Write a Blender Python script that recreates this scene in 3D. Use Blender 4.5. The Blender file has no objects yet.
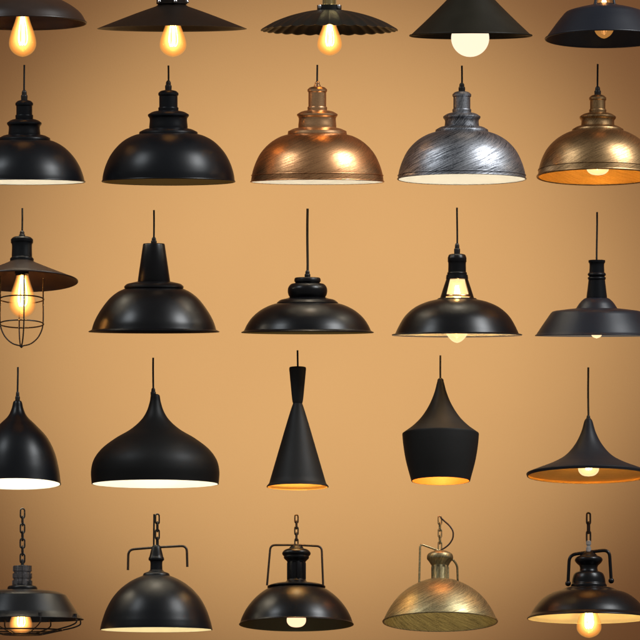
import bpy, bmesh, math, random
from mathutils import Vector, Matrix

random.seed(7)
SC = bpy.context.scene
COL = SC.collection
PI = math.pi
S = 1.8 / 640.0            # metres per unit of the layout sheet (the lamps hang in a 1.8 m wide display)
CAM_D, CAM_Z = 16.0, -1.2  # viewing distance and height of the lens below the middle of the display

# ---------------------------------------------------------------- materials
def new_mat(name):
    m = bpy.data.materials.new(name); m.use_nodes = True
    nt = m.node_tree
    return m, nt, nt.nodes['Principled BSDF']

def paint(name, col, rough=0.36, spec=0.5, grain=0.0, coat=0.0, bump=0.02):
    m, nt, b = new_mat(name)
    b.inputs['Base Color'].default_value = (*col, 1)
    b.inputs['Specular IOR Level'].default_value = spec
    b.inputs['Coat Weight'].default_value = coat
    b.inputs['Coat Roughness'].default_value = 0.2
    tc = nt.nodes.new('ShaderNodeTexCoord')
    n = nt.nodes.new('ShaderNodeTexNoise'); n.inputs['Scale'].default_value = 14; n.inputs['Detail'].default_value = 6
    nt.links.new(tc.outputs['Object'], n.inputs['Vector'])
    r = nt.nodes.new('ShaderNodeMapRange')
    r.inputs['To Min'].default_value = rough - 0.07; r.inputs['To Max'].default_value = rough + 0.09
    nt.links.new(n.outputs['Fac'], r.inputs['Value']); nt.links.new(r.outputs['Result'], b.inputs['Roughness'])
    n2 = nt.nodes.new('ShaderNodeTexNoise'); n2.inputs['Scale'].default_value = 420; n2.inputs['Detail'].default_value = 2
    nt.links.new(tc.outputs['Object'], n2.inputs['Vector'])
    bp = nt.nodes.new('ShaderNodeBump'); bp.inputs['Strength'].default_value = bump * 3; bp.inputs['Distance'].default_value = 0.001
    nt.links.new(n2.outputs['Fac'], bp.inputs['Height']); nt.links.new(bp.outputs['Normal'], b.inputs['Normal'])
    if grain:
        mx = nt.nodes.new('ShaderNodeMix'); mx.data_type = 'RGBA'
        mx.inputs['A'].default_value = (*[c * (1 - grain) for c in col], 1)
        mx.inputs['B'].default_value = (*[c * (1 + grain) for c in col], 1)
        nt.links.new(n.outputs['Fac'], mx.inputs['Factor']); nt.links.new(mx.outputs['Result'], b.inputs['Base Color'])
    return m

def brushed(name, dark, light, rough=0.34, angle=0.6, lo=0.36, hi=0.66, seed=0.0, metal=1.0):
    """metal with hand-brushed diagonal streaks running round the shade"""
    m, nt, b = new_mat(name)
    L = nt.links.new
    b.inputs['Metallic'].default_value = metal
    tc = nt.nodes.new('ShaderNodeTexCoord'); sx = nt.nodes.new('ShaderNodeSeparateXYZ')
    L(tc.outputs['Object'], sx.inputs[0])
    neg = nt.nodes.new('ShaderNodeMath'); neg.operation = 'MULTIPLY'; neg.inputs[1].default_value = -1
    L(sx.outputs['Y'], neg.inputs[0])
    at = nt.nodes.new('ShaderNodeMath'); at.operation = 'ARCTAN2'
    L(sx.outputs['X'], at.inputs[0]); L(neg.outputs[0], at.inputs[1])
    u = nt.nodes.new('ShaderNodeMath'); u.operation = 'MULTIPLY'; u.inputs[1].default_value = 0.15
    L(at.outputs[0], u.inputs[0])
    cx = nt.nodes.new('ShaderNodeCombineXYZ'); L(u.outputs[0], cx.inputs['X']); L(sx.outputs['Z'], cx.inputs['Y'])
    cx.inputs['Z'].default_value = seed
    facs = []
    for k, (ang, sc) in enumerate(((angle, (24, 900, 1)), (angle * 0.75, (17, 400, 1)))):
        mp = nt.nodes.new('ShaderNodeMapping'); mp.vector_type = 'TEXTURE'
        mp.inputs['Rotation'].default_value = (0, 0, ang)
        L(cx.outputs[0], mp.inputs['Vector'])
        vm = nt.nodes.new('ShaderNodeVectorMath'); vm.operation = 'MULTIPLY'; vm.inputs[1].default_value = sc
        L(mp.outputs[0], vm.inputs[0])
        n = nt.nodes.new('ShaderNodeTexNoise'); n.inputs['Scale'].default_value = 1; n.inputs['Detail'].default_value = 5; n.inputs['Roughness'].default_value = 0.65
        L(vm.outputs[0], n.inputs['Vector']); facs.append(n)
    big = nt.nodes.new('ShaderNodeTexNoise'); big.inputs['Scale'].default_value = 9; L(tc.outputs['Object'], big.inputs['Vector'])
    a1 = nt.nodes.new('ShaderNodeMath'); a1.operation = 'ADD'; L(facs[0].outputs['Fac'], a1.inputs[0]); L(facs[1].outputs['Fac'], a1.inputs[1])
    bs = nt.nodes.new('ShaderNodeMath'); bs.operation = 'MULTIPLY_ADD'; bs.inputs[1].default_value = 0.5; bs.inputs[2].default_value = 0.25; L(big.outputs['Fac'], bs.inputs[0])
    a2 = nt.nodes.new('ShaderNodeMath'); a2.operation = 'ADD'; L(a1.outputs[0], a2.inputs[0]); L(bs.outputs[0], a2.inputs[1])
    dv = nt.nodes.new('ShaderNodeMath'); dv.operation = 'DIVIDE'; dv.inputs[1].default_value = 3; L(a2.outputs[0], dv.inputs[0])
    spk = nt.nodes.new('ShaderNodeTexNoise'); spk.inputs['Scale'].default_value = 230; spk.inputs['Detail'].default_value = 3
    L(tc.outputs['Object'], spk.inputs['Vector'])
    sm = nt.nodes.new('ShaderNodeMath'); sm.operation = 'MULTIPLY_ADD'; sm.inputs[1].default_value = 0.12; L(spk.outputs['Fac'], sm.inputs[0])
    L(dv.outputs[0], sm.inputs[2])
    so = nt.nodes.new('ShaderNodeMath'); so.operation = 'SUBTRACT'; so.inputs[1].default_value = 0.06; L(sm.outputs[0], so.inputs[0]); dv = so
    rp = nt.nodes.new('ShaderNodeMapRange'); rp.inputs['From Min'].default_value = lo; rp.inputs['From Max'].default_value = hi
    L(dv.outputs[0], rp.inputs['Value'])
    mx = nt.nodes.new('ShaderNodeMix'); mx.data_type = 'RGBA'
    mx.inputs['A'].default_value = (*dark, 1); mx.inputs['B'].default_value = (*light, 1)
    L(rp.outputs['Result'], mx.inputs['Factor']); L(mx.outputs['Result'], b.inputs['Base Color'])
    rr = nt.nodes.new('ShaderNodeMapRange'); rr.inputs['To Min'].default_value = rough + 0.16; rr.inputs['To Max'].default_value = rough - 0.04
    L(rp.outputs['Result'], rr.inputs['Value']); L(rr.outputs['Result'], b.inputs['Roughness'])
    bp = nt.nodes.new('ShaderNodeBump'); bp.inputs['Strength'].default_value = 0.15; bp.inputs['Distance'].default_value = 0.001
    L(a1.outputs[0], bp.inputs['Height']); L(bp.outputs['Normal'], b.inputs['Normal'])
    return m

def glow(name, col, strength):
    m = bpy.data.materials.new(name); m.use_nodes = True
    nt = m.node_tree; nt.nodes.clear()
    o = nt.nodes.new('ShaderNodeOutputMaterial'); e = nt.nodes.new('ShaderNodeEmission')
    e.inputs['Color'].default_value = (*col, 1); e.inputs['Strength'].default_value = strength
    nt.links.new(e.outputs[0], o.inputs['Surface'])
    return m

def glass_glow(name, col, strength, clear=0.55):
    """thin lit bulb glass: lets the filament glow through and scatters a little warm light itself"""
    m = bpy.data.materials.new(name); m.use_nodes = True
    nt = m.node_tree; nt.nodes.clear(); L = nt.links.new
    o = nt.nodes.new('ShaderNodeOutputMaterial')
    e = nt.nodes.new('ShaderNodeEmission'); e.inputs['Color'].default_value = (*col, 1); e.inputs['Strength'].default_value = strength
    t = nt.nodes.new('ShaderNodeBsdfTransparent')
    mx = nt.nodes.new('ShaderNodeMixShader'); mx.inputs[0].default_value = clear
    L(e.outputs[0], mx.inputs[1]); L(t.outputs[0], mx.inputs[2])
    g = nt.nodes.new('ShaderNodeBsdfGlossy'); g.inputs['Roughness'].default_value = 0.06
    m2 = nt.nodes.new('ShaderNodeMixShader'); m2.inputs[0].default_value = 0.05
    L(mx.outputs[0], m2.inputs[1]); L(g.outputs[0], m2.inputs[2]); L(m2.outputs[0], o.inputs['Surface'])
    return m

M = {}
M['black']      = paint('black_satin_paint', (0.005, 0.006, 0.008), 0.34, spec=0.28)
M['black_soft'] = paint('black_soft_paint', (0.006, 0.006, 0.006), 0.5, spec=0.25)
M['black_gloss']= paint('black_gloss_paint', (0.004, 0.004, 0.005), 0.31, spec=0.33, bump=0.008)
M['black_matte']= paint('black_matte_paint', (0.020, 0.019, 0.018), 0.55, spec=0.25)
M['slate']      = paint('dark_slate_paint', (0.018, 0.018, 0.022), 0.5, spec=0.25)
M['navy_black'] = paint('blue_black_paint', (0.010, 0.012, 0.019), 0.42, spec=0.4)
M['brown_black']= paint('brown_black_paint', (0.014, 0.009, 0.006), 0.46, spec=0.2, grain=0.4)
M['rust_black'] = paint('rusty_black_paint', (0.032, 0.018, 0.012), 0.36, spec=0.5, grain=0.5)
M['olive_lining']= paint('olive_lining', (0.075, 0.055, 0.014), 0.45, spec=0.3)
M['olive_black']= paint('olive_black_paint', (0.017, 0.014, 0.008), 0.5, spec=0.2, grain=0.4)
M['green_black']= paint('green_black_paint', (0.009, 0.010, 0.008), 0.40, spec=0.3, grain=0.3)
M['white']      = paint('white_enamel', (0.82, 0.80, 0.74), 0.35)
M['cream']      = paint('cream_enamel', (0.82, 0.75, 0.52), 0.38)
M['gold_in']    = brushed('gold_leaf_lining', (0.74, 0.40, 0.08), (1.0, 0.66, 0.20), 0.42, 0.0, 0.3, 0.7, 3.0, 0.3)
M['gold_dim']   = paint('dull_gold_lining', (0.42, 0.29, 0.07), 0.4)
M['copper']     = brushed('brushed_copper', (0.17, 0.062, 0.024), (1.0, 0.53, 0.24), 0.32, 0.5, 0.38, 0.60, 1.3, 1.0)
M['copper_plain']=brushed('copper_fitting', (0.40, 0.19, 0.08), (1.0, 0.60, 0.31), 0.30, 0.0, 0.3, 0.6, 2.1, 0.95)
M['silver']     = brushed('brushed_silver_on_black', (0.026, 0.029, 0.038), (0.80, 0.82, 0.87), 0.38, 0.55, 0.42, 0.64, 4.4)
M['bronze']     = brushed('brushed_bronze', (0.060, 0.032, 0.014), (0.88, 0.54, 0.25), 0.31, 0.55, 0.38, 0.66, 6.1)
M['bronze_in']  = brushed('bronze_gilt_lining', (0.50, 0.25, 0.05), (0.95, 0.64, 0.18), 0.42, 0.4, 0.34, 0.64, 8.2, 0.35)
M['brass_old']  = brushed('antique_brass', (0.075, 0.060, 0.027), (0.78, 0.65, 0.35), 0.38, 0.5, 0.38, 0.64, 9.4, 0.9)
M['brass_in']   = brushed('antique_brass_lining', (0.035, 0.028, 0.012), (0.60, 0.48, 0.20), 0.36, 0.5, 0.38, 0.62, 3.7, 0.5)
M['gunmetal']   = brushed('dark_gunmetal', (0.05, 0.05, 0.055), (0.32, 0.31, 0.32), 0.33, 0.0, 0.3, 0.6, 2.7)
M['brass']      = brushed('bright_brass', (0.45, 0.33, 0.13), (0.85, 0.68, 0.34), 0.25, 0.0, 0.3, 0.6, 5.5)
M['chrome']     = brushed('bare_steel', (0.42, 0.42, 0.42), (0.72, 0.72, 0.72), 0.25, 0.0, 0.3, 0.6, 7.5)
M['cord']       = paint('dark_fabric_cord', (0.016, 0.013, 0.011), 0.8)
M['cord_brown'] = paint('brown_fabric_cord', (0.055, 0.036, 0.015), 0.8)
M['cord_grey']  = paint('grey_fabric_cord', (0.075, 0.072, 0.066), 0.7)
M['wire_brown'] = paint('bronzed_wire', (0.040, 0.022, 0.011), 0.4)
M['wire_black'] = paint('black_wire', (0.014, 0.012, 0.012), 0.4)
M['ceramic']    = paint('dark_bakelite', (0.018, 0.014, 0.012), 0.4)
M['glass']      = glass_glow('amber_bulb_glass', (1.0, 0.42, 0.09), 0.9, 0.72)
def aura(name, col, strength):
    # shell added to paint the bulb's glow over whatever is seen through it
    m = bpy.data.materials.new(name); m.use_nodes = True
    nt = m.node_tree; nt.nodes.clear(); L = nt.links.new
    o = nt.nodes.new('ShaderNodeOutputMaterial'); a = nt.nodes.new('ShaderNodeAddShader')
    e = nt.nodes.new('ShaderNodeEmission'); e.inputs['Color'].default_value = (*col, 1); e.inputs['Strength'].default_value = strength
    t = nt.nodes.new('ShaderNodeBsdfTransparent'); t.inputs['Color'].default_value = (0.97, 0.93, 0.85, 1)
    L(e.outputs[0], a.inputs[0]); L(t.outputs[0], a.inputs[1]); L(a.outputs[0], o.inputs['Surface'])
    return m
M['aura'] = []
for k in range(9):
    q = k / 8
    M['aura'].append(aura('bulb_glow', (1.0, 0.31 + 0.36 * q, 0.05 + 0.36 * q ** 1.4), 0.13 + 0.62 * q ** 1.5))
M['wire_hot']  = glow('hot_filament_wire', (1.0, 0.66, 0.30), 55.0)
M['wire_hotter'] = glow('hotter_filament_wire', (1.0, 0.88, 0.62), 230.0)
M['wire_gold'] = glow('golden_filament_wire', (1.0, 0.72, 0.26), 300.0)
M['wire_dim']  = glow('dim_filament_wire', (1.0, 0.40, 0.12), 22.0)
M['opal_gold'] = glow('opal_bulb_gold_glow', (1.0, 0.44, 0.07), 13.0)
M['opal_cream']= glow('opal_bulb_cream_glow', (1.0, 0.72, 0.32), 8.0)
M['opal_strong']= glow('opal_bulb_strong_glow', (1.0, 0.78, 0.42), 30.0)
M['glass_bright']= glass_glow('lit_bulb_glass', (1.0, 0.70, 0.36), 1.6, 0.45)
M['glass_faint']= glass_glow('clear_bulb_glass', (1.0, 0.50, 0.16), 0.5, 0.82)
M['glass_dim']  = glass_glow('dim_bulb_glass', (1.0, 0.42, 0.15), 0.45, 0.6)
M['steel']      = paint('pale_steel', (0.42, 0.41, 0.39), 0.3)
M['globe']      = glow('opal_globe_glow', (1.0, 0.76, 0.55), 1.28)
M['opal']       = glow('opal_bulb_glow', (1.0, 0.52, 0.22), 8.5)
M['opal_white'] = glow('opal_bulb_white_glow', (1.0, 0.88, 0.68), 17.0)
M['opal_low']   = glow('opal_bulb_low_glow', (1.0, 0.62, 0.34), 1.6)
M['opal_soft']  = glow('opal_bulb_soft_glow', (1.0, 0.60, 0.36), 1.6)

# ---------------------------------------------------------------- mesh helpers
def finish(name, bm, mats, parent, sharp=38):
    me = bpy.data.meshes.new(name); bm.to_mesh(me); bm.free()
    for m in (mats if isinstance(mats, (list, tuple)) else [mats]): me.materials.append(m)
    me.shade_smooth()
    me.set_sharp_from_angle(angle=math.radians(sharp))
    o = bpy.data.objects.new(name, me); COL.objects.link(o)
    if parent is not None: o.parent = parent
    return o

def spline(pts, n=7):
    if len(pts) < 3: return list(pts)
    out = []
    for i in range(len(pts) - 1):
        p1, p2 = pts[i], pts[i + 1]
        p0 = pts[i - 1] if i else tuple(2 * a - b for a, b in zip(p1, p2))
        p3 = pts[i + 2] if i + 2 < len(pts) else tuple(2 * a - b for a, b in zip(p2, p1))
        # centripetal knots keep the curve from overshooting
        d = lambda a, b: max(1e-4, math.dist(a, b) ** 0.5)
        t0 = 0; t1 = t0 + d(p0, p1); t2 = t1 + d(p1, p2); t3 = t2 + d(p2, p3)
        for k in range(n):
            t = t1 + (t2 - t1) * k / n
            lerp = lambda a, b, ta, tb: tuple(((tb - t) * x + (t - ta) * y) / (tb - ta) for x, y in zip(a, b))
            A1, A2, A3 = lerp(p0, p1, t0, t1), lerp(p1, p2, t1, t2), lerp(p2, p3, t2, t3)
            B1, B2 = lerp(A1, A2, t0, t2), lerp(A2, A3, t1, t3)
            out.append(lerp(B1, B2, t1, t2))
    out.append(tuple(pts[-1]))
    return out

def path(segs):
    """segs: list of smooth runs that meet at sharp corners"""
    out = []
    for s in segs:
        q = spline(s)
        if out and math.dist(out[-1], q[0]) < 1e-6: q = q[1:]
        out += q
    return out

def lathe_bm(prof, n=96, idx=None, warp=None, closed=False, cap=True):
    """prof: (radius, height) in metres; idx: material index of each span"""
    bm = bmesh.new(); rows = []
    for j, (r, z) in enumerate(prof):
        row = []
        for i in range(n):
            a = 2 * PI * i / n
            rr, zz = (warp(a, r, z, j) if warp else (r, z))
            row.append(bm.verts.new((rr * math.sin(a), -rr * math.cos(a), zz)))
        rows.append(row)
    m = len(rows)
    for j in range(m if closed else m - 1):
        A, B = rows[j], rows[(j + 1) % m]
        for i in range(n):
            k = (i + 1) % n
            f = bm.faces.new((A[i], A[k], B[k], B[i]))
            if idx: f.material_index = idx[j]
    if cap and not closed:
        bm.faces.new(rows[0]); bm.faces.new(list(reversed(rows[-1])))
    bmesh.ops.recalc_face_normals(bm, faces=bm.faces)
    return bm

def tube_bm(pts, r, n=10, ring=False, bm=None):
    bm = bm or bmesh.new()
    P = [Vector(p) for p in pts]; m = len(P); rows = []
    prev = None
    for i in range(m):
        a = P[i - 1] if (i or ring) else P[i]; b = P[(i + 1) % m] if (i < m - 1 or ring) else P[i]
        t = (b - a).normalized()
        if prev is None:
            up = Vector((0, 0, 1)) if abs(t.z) < 0.9 else Vector((1, 0, 0))
            u = t.cross(up).normalized()
        else:
            u = (prev - t * prev.dot(t)).normalized()
        prev = u; v = t.cross(u)
        rows.append([bm.verts.new(P[i] + (u * math.cos(2 * PI * k / n) + v * math.sin(2 * PI * k / n)) * r) for k in range(n)])
    for i in range(m if ring else m - 1):
        A, B = rows[i], rows[(i + 1) % m]
        for k in range(n):
            q = (k + 1) % n
            bm.faces.new((A[k], A[q], B[q], B[k]))
    if not ring:
        bm.faces.new(list(reversed(rows[0]))); bm.faces.new(rows[-1])
    bmesh.ops.recalc_face_normals(bm, faces=bm.faces)
    return bm

def rounded(pts, rad, n=6):
    """polyline with its inner corners rounded"""
    P = [Vector(p) for p in pts]; out = [P[0]]
    for i in range(1, len(P) - 1):
        a = (P[i - 1] - P[i]); b = (P[i + 1] - P[i])
        d = min(rad, a.length * 0.49, b.length * 0.49)
        s, e = P[i] + a.normalized() * d, P[i] + b.normalized() * d
        for k in range(n + 1):
            t = k / n
            out.append(s * (1 - t) ** 2 + P[i] * 2 * t * (1 - t) + e * t * t)
    out.append(P[-1]); return out

# ---------------------------------------------------------------- one hanging lamp
bz = [(7.6, 279.6), (8.2, 284), (10.2, 291), (12.2, 298), (13.6, 310), (13.8, 322), (11, 333.4), (6, 340), (2.4, 342.3), (0.05, 342.9)]
GROUP = 'pendant lamps hanging in five rows before the tan wall'

class Lamp:
    def __init__(self, cx, rim_y, elev, label, mat, lining=None, spin=0.0):
        self.cx, self.y0 = cx, rim_y
        x = (cx - 320) * S; z = (320 - rim_y) * S
        r = bpy.data.objects.new('pendant_lamp', None); COL.objects.link(r)
        r.empty_display_size = 0.05
        seen = math.degrees(math.atan2(z - CAM_Z, CAM_D))
        r.location = (x, 0, z)
        r.rotation_euler = (-math.radians(elev - seen), 0, 0)   # how far each lamp leans as it hangs
        r['label'] = label; r['category'] = 'pendant lamp'; r['group'] = GROUP
        self.root, self.mat, self.lining = r, mat, lining or mat
        self.spin = spin
    def p(self, prof): return [(max(r, 0.05) * S, (self.y0 - y) * S) for r, y in prof]
    def pt(self, dx, y, dy=0.0): return (dx * S, dy * S, (self.y0 - y) * S)
    def solid(self, name, segs, mat=None, parent=None, n=64, warp=None, dx=0.0):
        if not isinstance(segs[0], list): segs = [segs[i:i + 2] for i in range(len(segs) - 1)]
        o = finish(name, lathe_bm(self.p(path(segs)), n, warp=warp), mat or self.mat, parent or self.root)
        if dx: o.location.x = dx * S
        return o
    def shade(self, segs, t=1.0, warp=None, n=128, name='shade', mat=None, lining=None):
        out = path(segs); k = len(out)
        inn = []
        for i, (r, y) in enumerate(out):
            a = out[max(i - 1, 0)]; b = out[min(i + 1, k - 1)]
            tx, ty = b[0] - a[0], b[1] - a[1]; l = math.hypot(tx, ty) or 1
            nx, ny = -ty / l, tx / l                    # towards the axis / downwards
            inn.append((max(r + nx * t, 0.3), y + ny * t))
        inn[-1] = (out[-1][0] - t, out[-1][1] + 0.0)
        inn[0] = (max(out[0][0] - t, 0.2), inn[0][1])
        prof = out + inn[::-1]
        idx = [0] * (k) + [1] * (k - 1) + [0]
        bm = lathe_bm(self.p(prof), n, idx, warp, closed=True)
        o = finish(name, bm, [mat or self.mat, lining or self.lining], self.root)
        o.rotation_euler.z = self.spin
        return o
    def rim(self, r, y, w, mat=None, parent=None):
        pts = [((r * math.sin(2 * PI * i / 96)) * S, (-r * math.cos(2 * PI * i / 96)) * S, (self.y0 - y) * S) for i in range(96)]
        return finish('rim', tube_bm(pts, w * S, 8, ring=True), mat or self.mat, parent or self.root)
    def cord(self, top, bot, mat=None, r=0.92, name='cord', dx=0.0):
        # a length of cord with the very slight wander of fabric flex
        ph = random.uniform(0, 6)
        pts = [self.pt(dx + 0.18 * math.sin(ph + (y - top) * 0.09), y, 0.2 * math.cos(ph + (y - top) * 0.07))
               for y in [top + (bot - top) * i / 14 for i in range(15)]]
        return finish(name, tube_bm(pts, r * S, 12), mat or M['cord'], self.root)
    def grip(self, top, bot, r, mat=None):
        h = bot - top
        return self.solid('cord_grip', [[(1.3, top), (r * 0.72, top + h * 0.15), (r * 0.8, top + h * 0.45)],
                                        [(r * 0.8, top + h * 0.45), (r, top + h * 0.5), (r, bot)]], mat or M['ceramic'], n=24)
    def holder(self, top, bot, r=6.0):
        return self.solid('lamp_holder', [(r * 0.6, top), (r, top + 1), (r, bot - 2), (r * 0.9, bot - 2), (r * 0.9, bot)], M['ceramic'], n=32)
    def bulb(self, top, bot, r, dx=0.0, glass=None, core=None, kind='edison'):
        h = bot - top
        if kind == 'edison':
            P = [(0.40, 0), (0.44, 0.10), (0.62, 0.28), (0.86, 0.48), (1.0, 0.68), (0.95, 0.80), (0.70, 0.91), (0.30, 0.98), (0.02, 1.0)]
        elif kind == 'globe':
            P = [(0.35, -0.1), (0.45, 0.04)] + [(math.sin(a), 0.5 - 0.5 * math.cos(a)) for a in [0.55 + (PI - 0.57) * i / 14 for i in range(15)]]
        elif kind == 'flood':
            P = [((a / 13.8), (b - 279.6) / 63.3) for a, b in bz]
        else:
            P = [(0.50, 0), (0.55, 0.15), (0.85, 0.42), (1.0, 0.66), (0.93, 0.82), (0.60, 0.95), (0.02, 1.0)]
        o = finish('bulb', lathe_bm(self.p(spline([(r * a, top + h * b) for a, b in P], 4)), 40), glass or M['glass'], self.root)
        o.location.x = dx * S
        if core:
            prof = lambda f, a0, b0: self.p(spline([(r * a * f, top + h * (a0 + b0 * b)) for a, b in P], 4))
            if core is not M['wire_dim']:
                # the glow round the filament, four layers thinning outwards
                bm = bmesh.new()
                for q, (f, a0, b0) in enumerate([(0.965 - 0.065 * k, 0.01 + 0.008 * k, 0.975 - 0.034 * k) for k in range(9)]):
                    b2 = lathe_bm(prof(f, a0, b0), 28, [q] * 99)
                    me = bpy.data.meshes.new('layer'); b2.to_mesh(me); b2.free(); bm.from_mesh(me); bpy.data.meshes.remove(me)
                finish('glow', bm, M['aura'], o)
            bm = bmesh.new()
            for q in range(5):
                a = 2 * PI * q / 5 + 0.5
                pts = [(0.10, 0.10), (0.26, 0.34), (0.34, 0.62), (0.20, 0.74), (0.06, 0.64), (0.05, 0.3), (0.03, 0.12)]
                tube_bm([self.pt(r * u * math.sin(a + 0.25 * (v > 0.7)), top + h * v, -r * u * math.cos(a)) for u, v in spline(pts, 4)], 0.035 * r * S, 6, bm=bm)
            finish('filament', bm, core, o)
        return o
    def tube(self, name, pts, r, mat=None, parent=None, ring=False, rad=0, n=10):
        q = [self.pt(*p) for p in pts]
        if rad: q = rounded(q, rad * S)
        return finish(name, tube_bm(q, r * S, n, ring), mat or self.mat, parent or self.root)
    def ring(self, name, r, y, w, mat, n=64):
        return self.tube(name, [(r * math.sin(2 * PI * i / n), y, -r * math.cos(2 * PI * i / n)) for i in range(n)], w, mat, ring=True, n=8)
    def chain(self, top, bot, count, mat, w=2.0, wire=0.75, dx=0.0, sway=0.0):
        pitch = (bot - top) / count; h = pitch * 0.5 + 1.0
        pts = []
        for i in range(28):
            a = 2 * PI * i / 28; c, s = math.cos(a), math.sin(a)
            px = w * (abs(c) ** 0.8) * (1 if c > 0 else -1); pz = s * w + (1 if s > 0 else -1) * max(h - w, 0) * (1 if abs(s) > 0.05 else abs(s) * 10)
            pts.append((px * S, 0, pz * S))
        first = None
        for i in range(count):
            if first is None:
                o = finish('chain_link', tube_bm(pts, wire * S, 8, ring=True), mat, self.root); first = o
            else:
                o = first.copy(); COL.objects.link(o); o.parent = self.root
            o.location = self.pt(dx + sway * math.sin(i * 1.7), top + pitch * (i + 0.5))
            o.rotation_euler = (0, 0, 0.35 + (PI / 2 if i % 2 else 0) + random.uniform(-0.12, 0.12))
    def yoke(self, pts, r, mat=None, rad=5, knob=0, name='yoke'):
        o = self.tube(name, pts, r, mat, rad=rad)
        if knob:
            for q in (pts[0], pts[-1]):
                k = finish('knob', lathe_bm([(0.02 * S, knob * S)] + [(knob * math.sin(a) * S, knob * math.cos(a) * S) for a in [0.25 * i for i in range(1, 13)]], 20), mat or self.mat, o)
                k.location = self.pt(*q)
        return o

def fluted(n, amp, a0=0.0):
    return lambda a, r, z, j: (r * (1 + amp * (1 if math.cos(n * (a - a0)) > 0.1 else -1)), z)

# ================================================================ row 1 (shades cut by the top of the frame)
l = Lamp(22.6, 22.7, 6.3, 'shallow brown domed lamp at the top left corner', M['rust_black'])
l.shade([[(9, -13), (16, -10), (30, -3.5), (46, 4), (58, 13), (64, 22.7)]])
l.solid('socket', [(5, -40), (9, -38), (9, -16), (11, -15), (11, -12.5)]); l.grip(-50, -40, 4); l.cord(-95, -50)
l.holder(-12, 15, 6); l.bulb(11, 56.8, 13.6, core=M['wire_hot']); l.rim(63.6, 22.7, 0.9)

l = Lamp(172, 28.8, 2.4, 'wide flat black cone lamp in the top row with a knobbed collar', M['brown_black'])
l.shade([[(14, 5), (16, 6.5)], [(16, 6.5), (33, 12.5), (54, 20.5), (75, 28.8)]])
l.solid('collar', [(12, -1), (15.5, 0), (15.5, 4), (13, 5.5), (13, 6.5)])
for a in (-0.9, 0.25, 1.3, 2.7, 4.0):
    k = l.solid('thumb_screw', [(0.2, 0.2), (1.6, 0.4), (2.2, 2), (1.6, 3.6), (0.2, 3.8)], M['chrome'], n=16)
    k.location = (15.6 * math.sin(a) * S, -15.6 * math.cos(a) * S, 0)
l.solid('socket', [(5, -34), (9, -32), (9, -2), (10, -1)]); l.grip(-44, -34, 4); l.cord(-95, -44)
l.holder(6, 20, 7); l.bulb(16, 56.8, 13.4, dx=1, core=M['wire_hot'])

l = Lamp(329.3, 30, 4.3, 'black pleated umbrella-shaped lamp with a scalloped edge and two-tone brass socket', M['green_black'])
NP = 32
def pleat(a, r, z, j):
    k = min(1.0, max(0.0, (r / S - 11) / 57))
    w = abs(math.sin(NP * a / 2))
    return (r + k * 0.5 * S * w, z + (1.3 * S * (0.5 - w)) * (k ** 0.8))
l.shade([[(11, 10), (24, 12.3), (40, 16.6), (56, 23), (68.3, 30)]], warp=pleat, n=26 * 10)
l.solid('collar', [(9, 5), (12.2, 5.6), (12.2, 10.2), (11, 11)])
for dxx in (-9.5, 9.5):
    k = l.solid('thumb_screw', [(0.2, 5.5), (1.5, 5.8), (2.1, 7.6), (1.5, 9.4), (0.2, 9.7)], M['chrome'], n=16); k.location = (dxx * S, -8.5 * S, 0)
l.solid('socket', [(3, -36), (6.2, -34), (6.2, 4.5), (8, 5)], M['brass'], warp=fluted(7, 0.12)); l.grip(-46, -36, 4); l.cord(-95, -46)
l.holder(11, 24, 6.5); l.bulb(18, 55.6, 12.4, dx=0.3, core=M['wire_hot'])

l = Lamp(470.8, 35.6, 2.9, 'plain olive black cone lamp in the top row holding a round white globe', M['olive_black'])
l.shade([[(6, -20), (23.5, -0.5), (42, 18), (58.5, 33.6)], [(58.5, 33.6), (61, 35.6)]]); l.rim(60.8, 35.6, 0.9)
l.solid('socket', [(4, -46), (8, -44), (8, -24), (7, -18)]); l.grip(-56, -46, 4); l.cord(-95, -56)
l.holder(-10, 18, 7); l.bulb(19.5, 56.8, 19, dx=-0.6, glass=M['globe'], kind='globe')

l = Lamp(604.5, 38.6, 8.6, 'black stepped barn lamp in the top right corner, its bulb barely lit', M['navy_black'])
l.shade([[(11, 4), (15, 5.5), (27, 8.5), (38, 12), (40.5, 14)], [(40.5, 14), (47, 22), (54, 31.5), (58.4, 37.6)], [(58.4, 37.6), (59.4, 38.6)]]); l.rim(59, 38.6, 0.9)
l.solid('socket', [(5, -42), (9, -40), (9, -12), (11, -10.5), (11, -9.5)]); l.grip(-52, -42, 4); l.cord(-95, -52)
for a in (0.75, 2.3, 3.9, 5.5):
    b = [(9.8 * math.sin(a), -10, -9.8 * math.cos(a)), (13.8 * math.sin(a), 6, -13.8 * math.cos(a))]
    l.tube('neck_strut', b, 1.5)
l.bulb(-9, 38.5, 10.5, dx=-0.5, glass=M['glass'], core=M['wire_dim'])

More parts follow.
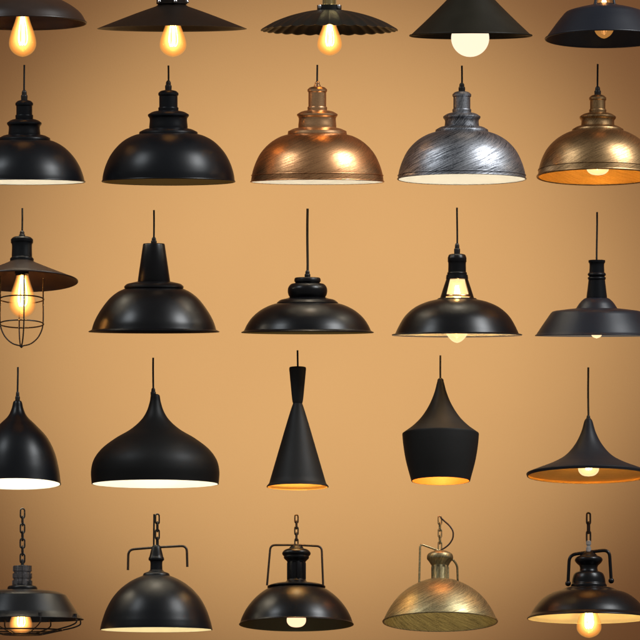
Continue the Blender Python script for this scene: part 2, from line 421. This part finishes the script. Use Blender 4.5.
# ================================================================ row 2 (five stepped domes)
def stepped(cx, rim_y, e, R, label, mat, lining, fit, cord_top, gy, sy, c1, fl, dome, rsoc, r1, rfl, bulb=None, bulb_g=None, beadz=None, cordm=None, core=None):
    l = Lamp(cx, rim_y, e, label, mat, lining)
    l.cord(cord_top, gy[0] + 2, cordm); l.grip(gy[0], gy[1], 3.2, M['ceramic'] if fit is mat else fit)
    a, b = sy; l.solid('socket', [[(4, a), (rsoc * 0.85, a + 1), (rsoc + 0.9, a + 3)], [(rsoc + 0.9, a + 3), (rsoc + 0.9, a + 5)], [(rsoc + 0.9, a + 5), (rsoc, a + 6)], [(rsoc, a + 6), (rsoc, b - 4)], [(rsoc, b - 4), (rsoc + 0.8, b - 3.5), (rsoc + 0.8, b)]], fit)
    a, b = c1; l.solid('collar', [[(rsoc, a - 1.5), (r1 * 0.78, a), (r1, a + 2.5)], [(r1, a + 2.5), (r1, a + 4), (r1 - 1.6, a + 6.5), (r1 - 1.2, b)], [(r1 - 1.2, b), (r1 - 1.4, fl[0] - 2.6)]], fit)
    fm = fit
    l.solid('flange', [[(r1 - 1.5, fl[0] - 3.5), (r1 + 3, fl[0] - 2.6), (rfl, fl[0])], [(rfl, fl[0]), (rfl + 0.3, fl[1] - 0.5), (rfl - 1.2, fl[1])], [(rfl - 1.2, fl[1]), (rfl - 1.6, fl[1] + 1.2)]], fm)
    s = l.shade([dome], name='shade')
    rb = l.rim(R, rim_y - 0.3, 0.7, mat, s)
    if beadz:
        rr = [d[0] for d in dome if d[1] <= beadz][-1]
        l.rim(beadz_r(dome, beadz), beadz, 0.55, mat, s)
    if bulb:
        l.holder(fl[1] + 2, bulb[0] + 4, 6.5); l.bulb(bulb[0], bulb[1], bulb[2], glass=bulb_g, core=core, kind='round')
    return l
def beadz_r(dome, y):
    q = spline(dome)
    for a, b in zip(q, q[1:]):
        if a[1] <= y <= b[1]: return a[0] + (b[0] - a[0]) * (y - a[1]) / max(1e-6, b[1] - a[1]) + 0.2
    return q[-1][0]

stepped(24.5, 182, 2.6, 60.3, 'black stepped dome lamp with bright white inside at the left end of the second row', M['black'], M['white'], M['black'],
        65.5, (90.5, 101), (100.5, 119), (120.5, 134.5), (138.3, 141), [(24, 140), (31, 142.2), (40, 147.5), (49, 156.5), (55.5, 167), (59, 176.5), (60.3, 182)], 8.0, 17.3, 25.7, (150, 176, 13), M['opal_white'])
stepped(168.5, 181.8, 3.0, 66.3, 'black stepped dome lamp with a dull gold inside, next to the copper one', M['black'], M['gold_dim'], M['black'],
        66, (81, 91), (90.5, 111.5), (112.3, 127.5), (132.2, 135), [(28, 134), (36, 136.3), (46, 142), (56, 152.5), (62, 163.5), (65.3, 174), (66.4, 181.8)], 9.2, 20.5, 29, (146, 172, 12), M['opal_low'])
stepped(317.3, 182, 2.2, 66.5, 'shiny brushed copper stepped dome lamp in the middle of the second row', M['copper'], M['white'], M['copper_plain'],
        65.5, (82, 89), (87, 111), (112, 126.5), (131.5, 135.5), [(28.5, 134.5), (37, 137), (47, 143), (56.5, 153), (62, 163.5), (65.2, 173.5), (66.5, 182)], 8.9, 20.3, 29.2, (146, 173, 13), M['opal_white'], 175.5, M['cord_grey'])
stepped(461.8, 179.2, 4.9, 64, 'silver-grey brushed stepped dome lamp with bright white inside', M['silver'], M['white'], M['silver'],
        65.8, (83, 92), (91.5, 113), (114, 127.5), (130, 133), [(26, 132), (35, 135), (45, 141), (54, 150.5), (59.5, 161), (62.8, 171), (64.1, 179.2)], 8.5, 18.6, 26.2, (143, 171, 13), M['opal_white'], 175.5)
lz = stepped(597.8, 176.6, 7.8, 60.3, 'dark brushed bronze stepped dome lamp with a glowing golden inside and visible bulb', M['bronze'], M['bronze_in'], M['bronze'],
        63.5, (86, 95), (94.5, 113), (114, 127), (129.5, 132), [(25, 131), (33, 134), (42.5, 140), (51, 149), (56, 158.5), (59, 168.5), (60.2, 176.6)], 7.7, 18.2, 25.7, (150, 175.2, 11.5), M['glass_bright'], 170, None, M['wire_gold'])
lz.rim(60.4, 176.4, 1.1, M['bronze'])

# ================================================================ row 3
l = Lamp(21.8, 281, 10.8, 'flat cone lamp with a wire cage round its glowing teardrop bulb', M['rust_black'])
l.cord(207, 231); l.grip(230, 238, 3)
l.solid('socket', [[(4, 236.5), (9, 237), (11.2, 239)], [(11.2, 239), (11.2, 242)], [(11.2, 242), (10.3, 243.5), (10.3, 257)], [(10.3, 257), (11.8, 258.5), (11.8, 261.5)]], M['black'])
l.shade([[(10.5, 260.5), (14, 262.5), (24, 267), (38, 273), (50, 278), (56, 281)]]); l.rim(55.7, 281, 0.8)
l.holder(262, 276, 7); l.bulb(270, 319, 13.5, dx=0.7, glass=M['glass_faint'], core=M['wire_hot'])
for k in range(4):
    a = 0.16 + k * PI / 2
    prof = [(21.5, 277), (21.5, 300), (21.5, 324), (20, 331), (16, 338.5), (9, 344.5), (0, 347)]
    l.tube('cage_wire', [(r * math.sin(a), y, -r * math.cos(a)) for r, y in spline(prof, 5)], 0.7, M['wire_brown'], n=8)
for y in (299.5, 324.5): l.ring('cage_ring', 22, y, 0.7, M['wire_brown'])
l.solid('cage_knob', [(0.3, 345.5), (1.7, 346), (1.9, 347.5), (0.3, 349)], M['wire_brown'], n=16)

l = Lamp(154, 332, 1.2, 'glossy black dome lamp with a tall tapered cone neck', M['black_gloss'], M['black'])
l.cord(210.5, 240); l.grip(237.5, 245, 2.8)
l.solid('neck', [[(8, 243.6), (10.4, 244), (11, 245.2)], [(11, 245.2), (16.3, 281.5)], [(16.3, 281.5), (15, 284)]])
l.solid('flange', [[(15.5, 281.5), (21, 282.6), (27, 284.2), (29.6, 286.3)], [(29.6, 286.3), (29.7, 288), (28.5, 288.8)]])
l.shade([[(27.5, 288), (36, 292), (44.5, 298.8), (54.5, 312), (60, 322.5), (62.3, 329.8)], [(62.3, 329.8), (65.6, 331.4)], [(65.6, 331.4), (65.6, 332)]])
l.holder(288, 304, 7); l.bulb(300, 326, 11, glass=M['glass_dim'])

l = Lamp(307.5, 332.6, 1.2, 'low glossy black dome lamp with a rounded bulging cap on a long brown cord', M['black_gloss'], M['gold_dim'])
l.cord(209, 273, M['cord_brown'], 1.25); l.grip(270.5, 278.5, 2.8)
l.solid('cap', [[(9, 277.4), (12.4, 278), (13.2, 279.8)], [(13.2, 279.8), (13.2, 281.5)], [(13.2, 281.5), (12, 283)], [(12, 283), (16.5, 284.2), (19.2, 287.5), (19.8, 291.5), (18.9, 295.5), (17.2, 298)]])
l.solid('flange', [[(17.2, 297), (20, 298.2), (27, 300), (30.6, 302.6)], [(30.6, 302.6), (30.4, 304.3)]])
l.shade([[(29.6, 303), (38, 305.6), (47.5, 310.6), (55.5, 317.5), (60.5, 324.5), (63.6, 330.8)], [(63.6, 330.8), (66.4, 332.2)], [(66.4, 332.2), (66.4, 332.8)]])
l.holder(303, 312, 7); l.bulb(309, 328, 9, glass=M['glass_dim'])

l = Lamp(457, 335, 1.7, 'black dome lamp with an open cut-out neck showing the glowing bulb inside', M['black_gloss'], M['white'])
l.cord(208, 246); l.grip(243.5, 255, 2.9)
l.solid('socket', [[(5, 254), (8, 255), (9.4, 258)], [(9.4, 258), (9.4, 262)], [(9.4, 262), (9.0, 262.6), (9.0, 272)], [(9.0, 272), (9.8, 273), (9.8, 275)]])
l.solid('collar', [(9, 274.6), (10.6, 275), (11.2, 279), (10, 279.4)])
for c in (-PI / 2, PI / 2, PI):
    bm = bmesh.new(); rows = []
    half = 0.3 if c == PI else (0.78 if c < 0 else 0.62)
    for (ro, y) in ((10.6, 278.5), (13.8, 288), (17.3, 299)):
        row = []
        for k in range(9):
            a = c + half * (k / 4 - 1)
            row.append(bm.verts.new(l.pt(ro * math.sin(a), y, -ro * math.cos(a))))
        for k in range(8, -1, -1):
            a = c + half * (k / 4 - 1)
            row.append(bm.verts.new(l.pt((ro - 1) * math.sin(a), y, -(ro - 1) * math.cos(a))))
        rows.append(row)
    for A, B in zip(rows, rows[1:]):
        for k in range(18): bm.faces.new((A[k], A[(k + 1) % 18], B[(k + 1) % 18], B[k]))
    bm.faces.new(rows[0]); bm.faces.new(list(reversed(rows[-1])))
    bmesh.ops.recalc_face_normals(bm, faces=bm.faces)
    finish('neck_strut', bm, l.mat, l.root)
l.shade([[(16, 298.4), (18.6, 298.2), (20, 299.4)], [(20, 299.4), (31, 302.2), (42.5, 307.6), (52, 316), (58.2, 326), (61.8, 333.6)], [(61.8, 333.6), (65.4, 334.6)], [(65.4, 334.6), (65.4, 335)]])
l.bulb(279.6, 342.9, 13.8, glass=M['glass_bright'], core=M['wire_hotter'], kind='flood')
l.ring('bulb_collar', 12.4, 295.8, 1.3, M['copper_plain'])

l = Lamp(596.6, 336, 0.9, 'blue black barn lamp with a ridged bottle neck, sharp shoulder and sloping skirt', M['navy_black'], M['white'])
l.cord(212.5, 261)
l.solid('neck', [[(6, 260), (8.4, 260.4)], [(8.4, 260.4), (8.4, 262.6)], [(8.4, 262.6), (7.5, 264), (7.6, 272.6)], [(7.6, 272.6), (9, 274), (9, 275.4), (7.7, 276.6)], [(7.7, 276.6), (9, 277.8), (9, 279), (8.3, 280.2)], [(8.3, 280.2), (9.2, 288), (10.4, 297.5)], [(10.4, 297.5), (9.5, 299)]], M['black'])
l.shade([[(9.5, 297.6), (12.5, 298.8), (16.5, 302.4), (19.2, 306.2), (20.6, 308.4)], [(20.6, 308.4), (33, 309.8), (43.8, 311.6), (46, 313.4)], [(46, 313.4), (53.4, 324), (60, 334)], [(60, 334), (61.6, 335.4), (61.6, 336)]])
l.holder(300, 312, 6); l.bulb(308, 338.4, 6.5, glass=M['opal_low'], kind='round')

# ================================================================ row 4
l = Lamp(17.2, 484, 7.6, 'narrow black bell lamp with a white mouth at the left of the fourth row', M['black'], M['white'])
l.cord(366, 394); l.grip(391, 401, 2.3)
l.shade([[(3.2, 400), (4.2, 401), (6, 408), (9.4, 415.4), (18.9, 425), (29.8, 437), (37.2, 451.5), (41.6, 468.5), (43.8, 484)]])
l.holder(410, 430, 5); l.bulb(426, 466, 13, glass=M['opal_white'], kind='round')

l = Lamp(155.2, 484, 3.9, 'wide black onion-shaped lamp with a white inside', M['black_soft'], M['white'])
l.cord(357.5, 391, dx=-2); g = l.grip(388, 396, 2.6); g.location.x = -2 * S
l.shade([[(2.6, 394), (4.2, 395), (5.4, 401), (8.3, 410.4), (13.4, 419), (24, 428.8), (40.3, 438.6), (54.2, 449.5), (61.6, 460), (64.2, 471), (63.6, 484)]])
l.holder(404, 430, 6); l.bulb(426, 464, 14, glass=M['opal_white'], kind='round')

l = Lamp(297.6, 487, 6.0, 'tall thin black hourglass cone lamp with gold inside', M['black_matte'], M['gold_in'])
l.cord(349.5, 368)
l.solid('neck', [[(6.5, 366.4), (8, 366.6), (8.5, 368)], [(8.5, 368), (7.2, 382), (5.2, 401), (4.6, 403)], [(4.6, 403), (4.2, 406)]])
l.shade([[(4.4, 402.6), (5.2, 404.5), (9.5, 418), (18, 447), (28.6, 483.5)], [(28.6, 483.5), (31, 486.4), (31, 487)]], t=0.9)
l.holder(420, 446, 5); l.bulb(440, 470, 10, glass=M['opal_strong'], kind='round')

l = Lamp(440.7, 481, 8.2, 'vase-shaped black lamp with a pointed top, tapering body and gold inside', M['black_matte'], M['gold_in'])
l.cord(354, 381)
l.solid('cord_grip', [(1.5, 377), (3, 378.5), (3.4, 382)], M['ceramic'], n=24)
l.shade([[(2.8, 379.6), (3.4, 381), (6, 391), (11, 403.4), (19.2, 416.4), (28, 425.4), (38.2, 433)], [(38.2, 433), (38.4, 434)], [(38.4, 434), (37.6, 443), (35, 459.5), (29.4, 481)]], t=0.9)
l.holder(400, 424, 5); l.bulb(420, 468, 12, glass=M['opal'], kind='round')

l = Lamp(588.6, 476, 7.4, 'dark grey trumpet-shaped lamp flaring to a wide flat gold-lined rim', M['slate'], M['gold_in'])
l.cord(366.5, 420, M['cord_brown'], 1.0); l.grip(415, 421, 2.4)
l.shade([[(2.6, 418.5), (3.6, 419.6), (7.4, 432), (13.8, 444.5), (23.6, 455.5), (36, 462.6), (50, 468.2), (61.2, 472.6)], [(61.2, 472.6), (62.2, 473.4), (61.6, 476)]], t=1.1)
l.holder(440, 456, 6); l.bulb(450, 476.4, 10.5, glass=M['glass_bright'], core=M['wire_gold'], kind='round')

# ================================================================ row 5
l = Lamp(22.4, 619.6, 2.6, 'black barn lamp on a chain with a shallow wire guard under its bulb', M['black'], M['black'])
l.chain(509.5, 562, 7, M['wire_black'], 2.3, 0.8)
l.solid('hook', [(0.8, 559), (1.6, 561), (1.6, 566)], M['wire_black'], n=16)
l.solid('socket', [(4, 565), (9, 565.8), (9.2, 571), (8.2, 571.6), (8.2, 573), (9.4, 573.6), (9.4, 578), (8.6, 578.6), (8.6, 580), (9.8, 580.6), (9.8, 585), (9, 586)], M['gunmetal'], warp=fluted(6, 0.05, 0.3), n=96)
l.solid('flange', [[(9, 585), (14, 586.2), (15, 588), (15, 590.4)]])
l.shade([[(12, 589.4), (24, 590.2), (36, 592), (43.5, 595)], [(43.5, 595), (49, 603.4), (55.4, 613.6)], [(55.4, 613.6), (60.4, 618.2)], [(60.4, 618.2), (61.4, 619.2), (61.4, 619.6)]])
l.holder(592, 612, 8); l.bulb(606, 633.5, 11.5, dx=-1.5, glass=M['glass_faint'], core=M['wire_hot'], kind='round')
for k in range(8):
    a = 0.35 + k * PI / 4
    prof = [(60.8, 619.8), (60.8, 623.2), (56, 626), (40, 630), (20, 634.4)]
    w = l.tube('guard_wire', [(r * math.sin(a), y, -r * math.cos(a)) for r, y in spline(prof, 5)], 0.75, M['wire_black'], n=8)
    c = l.solid('clip', [(0.3, 614.6), (1.7, 615), (1.7, 619.2), (0.3, 619.6)], M['wire_black'], w, n=12)
    c.location = (59.4 * math.sin(a) * S, -59.4 * math.cos(a) * S, 0)
l.ring('guard_ring', 20, 634.4, 0.8, M['wire_black']); l.ring('guard_ring', 40, 630.2, 0.75, M['wire_black'])

l = Lamp(156.3, 629.8, 2.6, 'black half-globe lamp hung from a chain under an unattached bent yoke arm', M['black'], M['cream'])
l.chain(515, 546, 4, M['wire_black'], 2.0, 0.8, dx=1)
l.cord(514, 546, M['wire_black'], 0.9, dx=-2.4)
l.yoke([(-28.4, 570), (-28, 549.5), (0, 547.2), (30.4, 545.6), (31, 566.8)], 1.25, M['wire_brown'], 6)
l.solid('socket', [[(3, 545), (4.2, 546.4), (7, 556.6)], [(7, 556.6), (7.7, 558), (7.7, 560), (6.4, 561)], [(6.4, 561), (6, 563), (6.2, 570.5)]])
l.solid('flange', [[(6, 569.5), (8, 571.4), (12.4, 573.2), (13.4, 574.8)], [(13.4, 574.8), (13.4, 576.4)]])
l.shade([[(12.4, 575.2), (20, 578.2), (28, 582.6), (37, 589.8), (44.6, 599), (50.6, 610.4), (54.6, 622)], [(54.6, 622), (56, 628.2), (56.2, 629.8)]])
l.holder(578, 592, 7); l.bulb(588, 616, 12, glass=M['opal_white'], kind='round')

l = Lamp(296.4, 624.6, 7.0, 'glossy black dome lamp with slotted neck, tall yoke handle and half-hidden bulb', M['black_gloss'], M['olive_lining'])
l.chain(515, 545, 5, M['wire_brown'], 1.7, 0.75)
l.yoke([(-29.4, 585), (-26, 544.4), (0, 544.2), (25.2, 545.6), (26.8, 586.4)], 1.1, M['wire_brown'], 5, knob=0)
l.solid('cap', [[(3, 544.8), (6, 545.8), (7.5, 548)], [(7.5, 548), (12, 549.5), (14.2, 552.2), (14, 554), (12.6, 555.6)], [(12.6, 555.6), (12.6, 557.4), (9.6, 560.6)], [(9.6, 560.6), (9, 562)]])
l.solid('neck', [(8.6, 561), (9, 563), (9, 579), (8.6, 580)], warp=fluted(8, 0.06, 0.2), n=96)
l.solid('flange', [[(9, 579), (10.4, 581), (13, 582.6)], [(13, 582.6), (25, 584.4), (29, 586)], [(29, 586), (29, 587.2), (27, 588)]])
l.shade([[(26, 587), (33, 591), (42, 598.6), (49.6, 608), (54.4, 617), (56.6, 623.4)], [(56.6, 623.4), (57.4, 624.2), (57.4, 624.6)]])
l.holder(590, 610, 7); l.bulb(604, 627.4, 9.6, glass=M['opal_soft'], kind='round')

l = Lamp(440.2, 621.5, 9.7, 'antique brass brushed dome lamp with a loose loop of cord beside its chain', M['brass_old'], M['brass_in'])
l.chain(515.5, 548, 5, M['brass_old'], 1.8, 0.7)
l.tube('cord', [(0.5, 515.5, 0), (4, 519, 0), (9.5, 524, -1), (13.4, 530, -1.5), (13.2, 537, -1.5), (9.6, 543, -1), (4.5, 547, 0), (0.5, 549, 0)], 0.8, M['wire_brown'], rad=3)
l.yoke([(-21, 584.5, -4), (-20, 543.6, -6), (-1, 549.6, 0), (12, 557, 3), (17.4, 563, 6), (18, 582, 8)], 1.1, M['brass_old'], 4)
l.solid('cap', [[(3, 549.5), (8, 550.6), (12.4, 553.4), (13.2, 556)], [(13.2, 556), (13, 558), (11, 560.6), (8.6, 564.6)], [(8.6, 564.6), (8.2, 566.4)]])
l.solid('neck', [(8, 565), (8.4, 567), (8.4, 578.6), (9, 581)], warp=fluted(9, 0.07, 0.1), n=108)
l.shade([[(8, 578.6), (14, 579.6), (24, 583.6), (34, 589.6), (43, 597.6), (50.6, 608), (55.6, 617.6), (57, 621.5)]]); l.rim(56.9, 621.4, 1.0)
l.holder(582, 596, 6); l.bulb(594, 611.5, 8, glass=M['opal_strong'], kind='round')

l = Lamp(588.8, 618.6, 5.0, 'black three-tier lamp with a short knobbed yoke and glowing bulb at bottom right', M['black_gloss'], M['cream'])
l.chain(513.5, 541, 3, M['wire_brown'], 2.0, 0.95)
l.solid('hook', [(1.4, 540), (2.6, 541), (2.6, 544.4), (1.8, 545), (1.8, 546.4), (2.6, 547), (2.6, 551.6), (1.4, 552.6)], M['steel'], n=20)
l.yoke([(-20.8, 583.6, -3), (-19.4, 555, -3), (0, 551.8, 0), (20.6, 549.8, -3), (22.4, 580.8, -3)], 1.7, None, 7, knob=2.9)
l.solid('cap', [[(4, 551.5), (6, 552.6), (9, 555.4)], [(9, 555.4), (13, 557.4), (14, 559.8), (12.6, 562.4), (9.4, 565.4)], [(9.4, 565.4), (8.8, 567.6), (9.4, 570.6), (10.4, 572)]])
l.solid('collar', [[(10, 571), (14, 573), (16, 577), (17, 583.4)], [(17, 583.4), (18, 585), (18, 587.4), (16.6, 588.4)]])
l.shade([[(16.6, 587), (24, 588.2), (28, 590.2)], [(28, 590.2), (38, 593.4), (47, 599.4), (54.2, 607.6), (58.4, 614.6)], [(58.4, 614.6), (61.6, 617.8), (61.6, 618.6)]])
l.holder(592, 610, 7); l.bulb(600, 638, 12.4, dx=0.2, glass=M['glass'], core=M['wire_hotter'])

# ================================================================ the tan wall behind
m, nt, b = new_mat('tan_painted_plaster')
tc = nt.nodes.new('ShaderNodeTexCoord')
n1 = nt.nodes.new('ShaderNodeTexNoise'); n1.inputs['Scale'].default_value = 1.3; n1.inputs['Detail'].default_value = 5
n2 = nt.nodes.new('ShaderNodeTexNoise'); n2.inputs['Scale'].default_value = 160; n2.inputs['Detail'].default_value = 3
for n in (n1, n2): nt.links.new(tc.outputs['Object'], n.inputs['Vector'])
mx = nt.nodes.new('ShaderNodeMix'); mx.data_type = 'RGBA'
mx.inputs['A'].default_value = (0.218, 0.084, 0.029, 1); mx.inputs['B'].default_value = (0.248, 0.100, 0.0355, 1)
nt.links.new(n1.outputs['Fac'], mx.inputs['Factor']); nt.links.new(mx.outputs['Result'], b.inputs['Base Color'])
bp = nt.nodes.new('ShaderNodeBump'); bp.inputs['Strength'].default_value = 0.10; bp.inputs['Distance'].default_value = 0.003
nt.links.new(n2.outputs['Fac'], bp.inputs['Height']); nt.links.new(bp.outputs['Normal'], b.inputs['Normal'])
b.inputs['Roughness'].default_value = 0.85; b.inputs['Specular IOR Level'].default_value = 0.15
WALL_Y = 2.6
bm = bmesh.new()
bmesh.ops.create_cube(bm, size=1)
bmesh.ops.scale(bm, vec=(16, 0.2, 12), verts=bm.verts)
wall = finish('wall', bm, m, None); wall.location = (0, WALL_Y + 0.1, 0)
wall['label'] = 'plain tan painted wall lit brightest in the middle'; wall['kind'] = 'structure'

# ================================================================ light
def aim(o, target):
    o.rotation_euler = (Vector(target) - o.location).to_track_quat('-Z', 'Y').to_euler()
def spot(name, loc, target, power, size, col):
    d = bpy.data.lights.new(name, 'SPOT'); d.energy = power; d.spot_size = math.radians(size); d.spot_blend = 1.0
    d.color = col; d.shadow_soft_size = 0.1
    o = bpy.data.objects.new(name, d); COL.objects.link(o); o.location = loc; aim(o, target); return o
def softbox(name, loc, target, power, sx, sy, col):
    d = bpy.data.lights.new(name, 'AREA'); d.shape = 'RECTANGLE'; d.size = sx; d.size_y = sy; d.energy = power; d.color = col
    o = bpy.data.objects.new(name, d); COL.objects.link(o); o.location = loc; aim(o, target); return o
# four studio spots outside the display, all aimed past the lamps at the middle of the wall
WC = (-0.03, WALL_Y, 0.20); WP = 2820
for loc in ((0, -3, 5), (0, -3, -5), (5, -3, 0), (-5, -3, 0)):
    spot('wall_spot', loc, WC, WP * (0.75 if loc[2] < 0 else 1), 19.8, (0.71, 1.0, 0.98))
# two softboxes high at either side of the lens
softbox('softbox', (4.9, -2.7, 5.2), (0, 0, 0), 430, 2.2, 2.2, (0.95, 0.98, 1.0))
softbox('softbox', (-4.9, -2.7, 5.2), (0, 0, 0), 125, 1.7, 1.7, (0.88, 0.95, 1.0))

w = bpy.data.worlds.new('World'); SC.world = w; w.use_nodes = True
w.node_tree.nodes['Background'].inputs[0].default_value = (1.0, 0.95, 0.90, 1)
w.node_tree.nodes['Background'].inputs[1].default_value = 0.15

# ================================================================ camera
cd = bpy.data.cameras.new('camera'); cam = bpy.data.objects.new('camera', cd); COL.objects.link(cam)
cam.location = (0, -CAM_D, CAM_Z); cam.rotation_euler = (PI / 2, 0, 0)
cd.sensor_fit = 'HORIZONTAL'; cd.sensor_width = 36; cd.lens = 36 * CAM_D / 1.8
cd.shift_y = -CAM_Z / 1.8; cd.clip_end = 100
SC.camera = cam
SC.view_settings.view_transform = 'Standard'; SC.view_settings.look = 'None'
SC.view_settings.exposure = 0; SC.view_settings.gamma = 1
SC.cycles.use_denoising = True
SC.cycles.transparent_max_bounces = 48
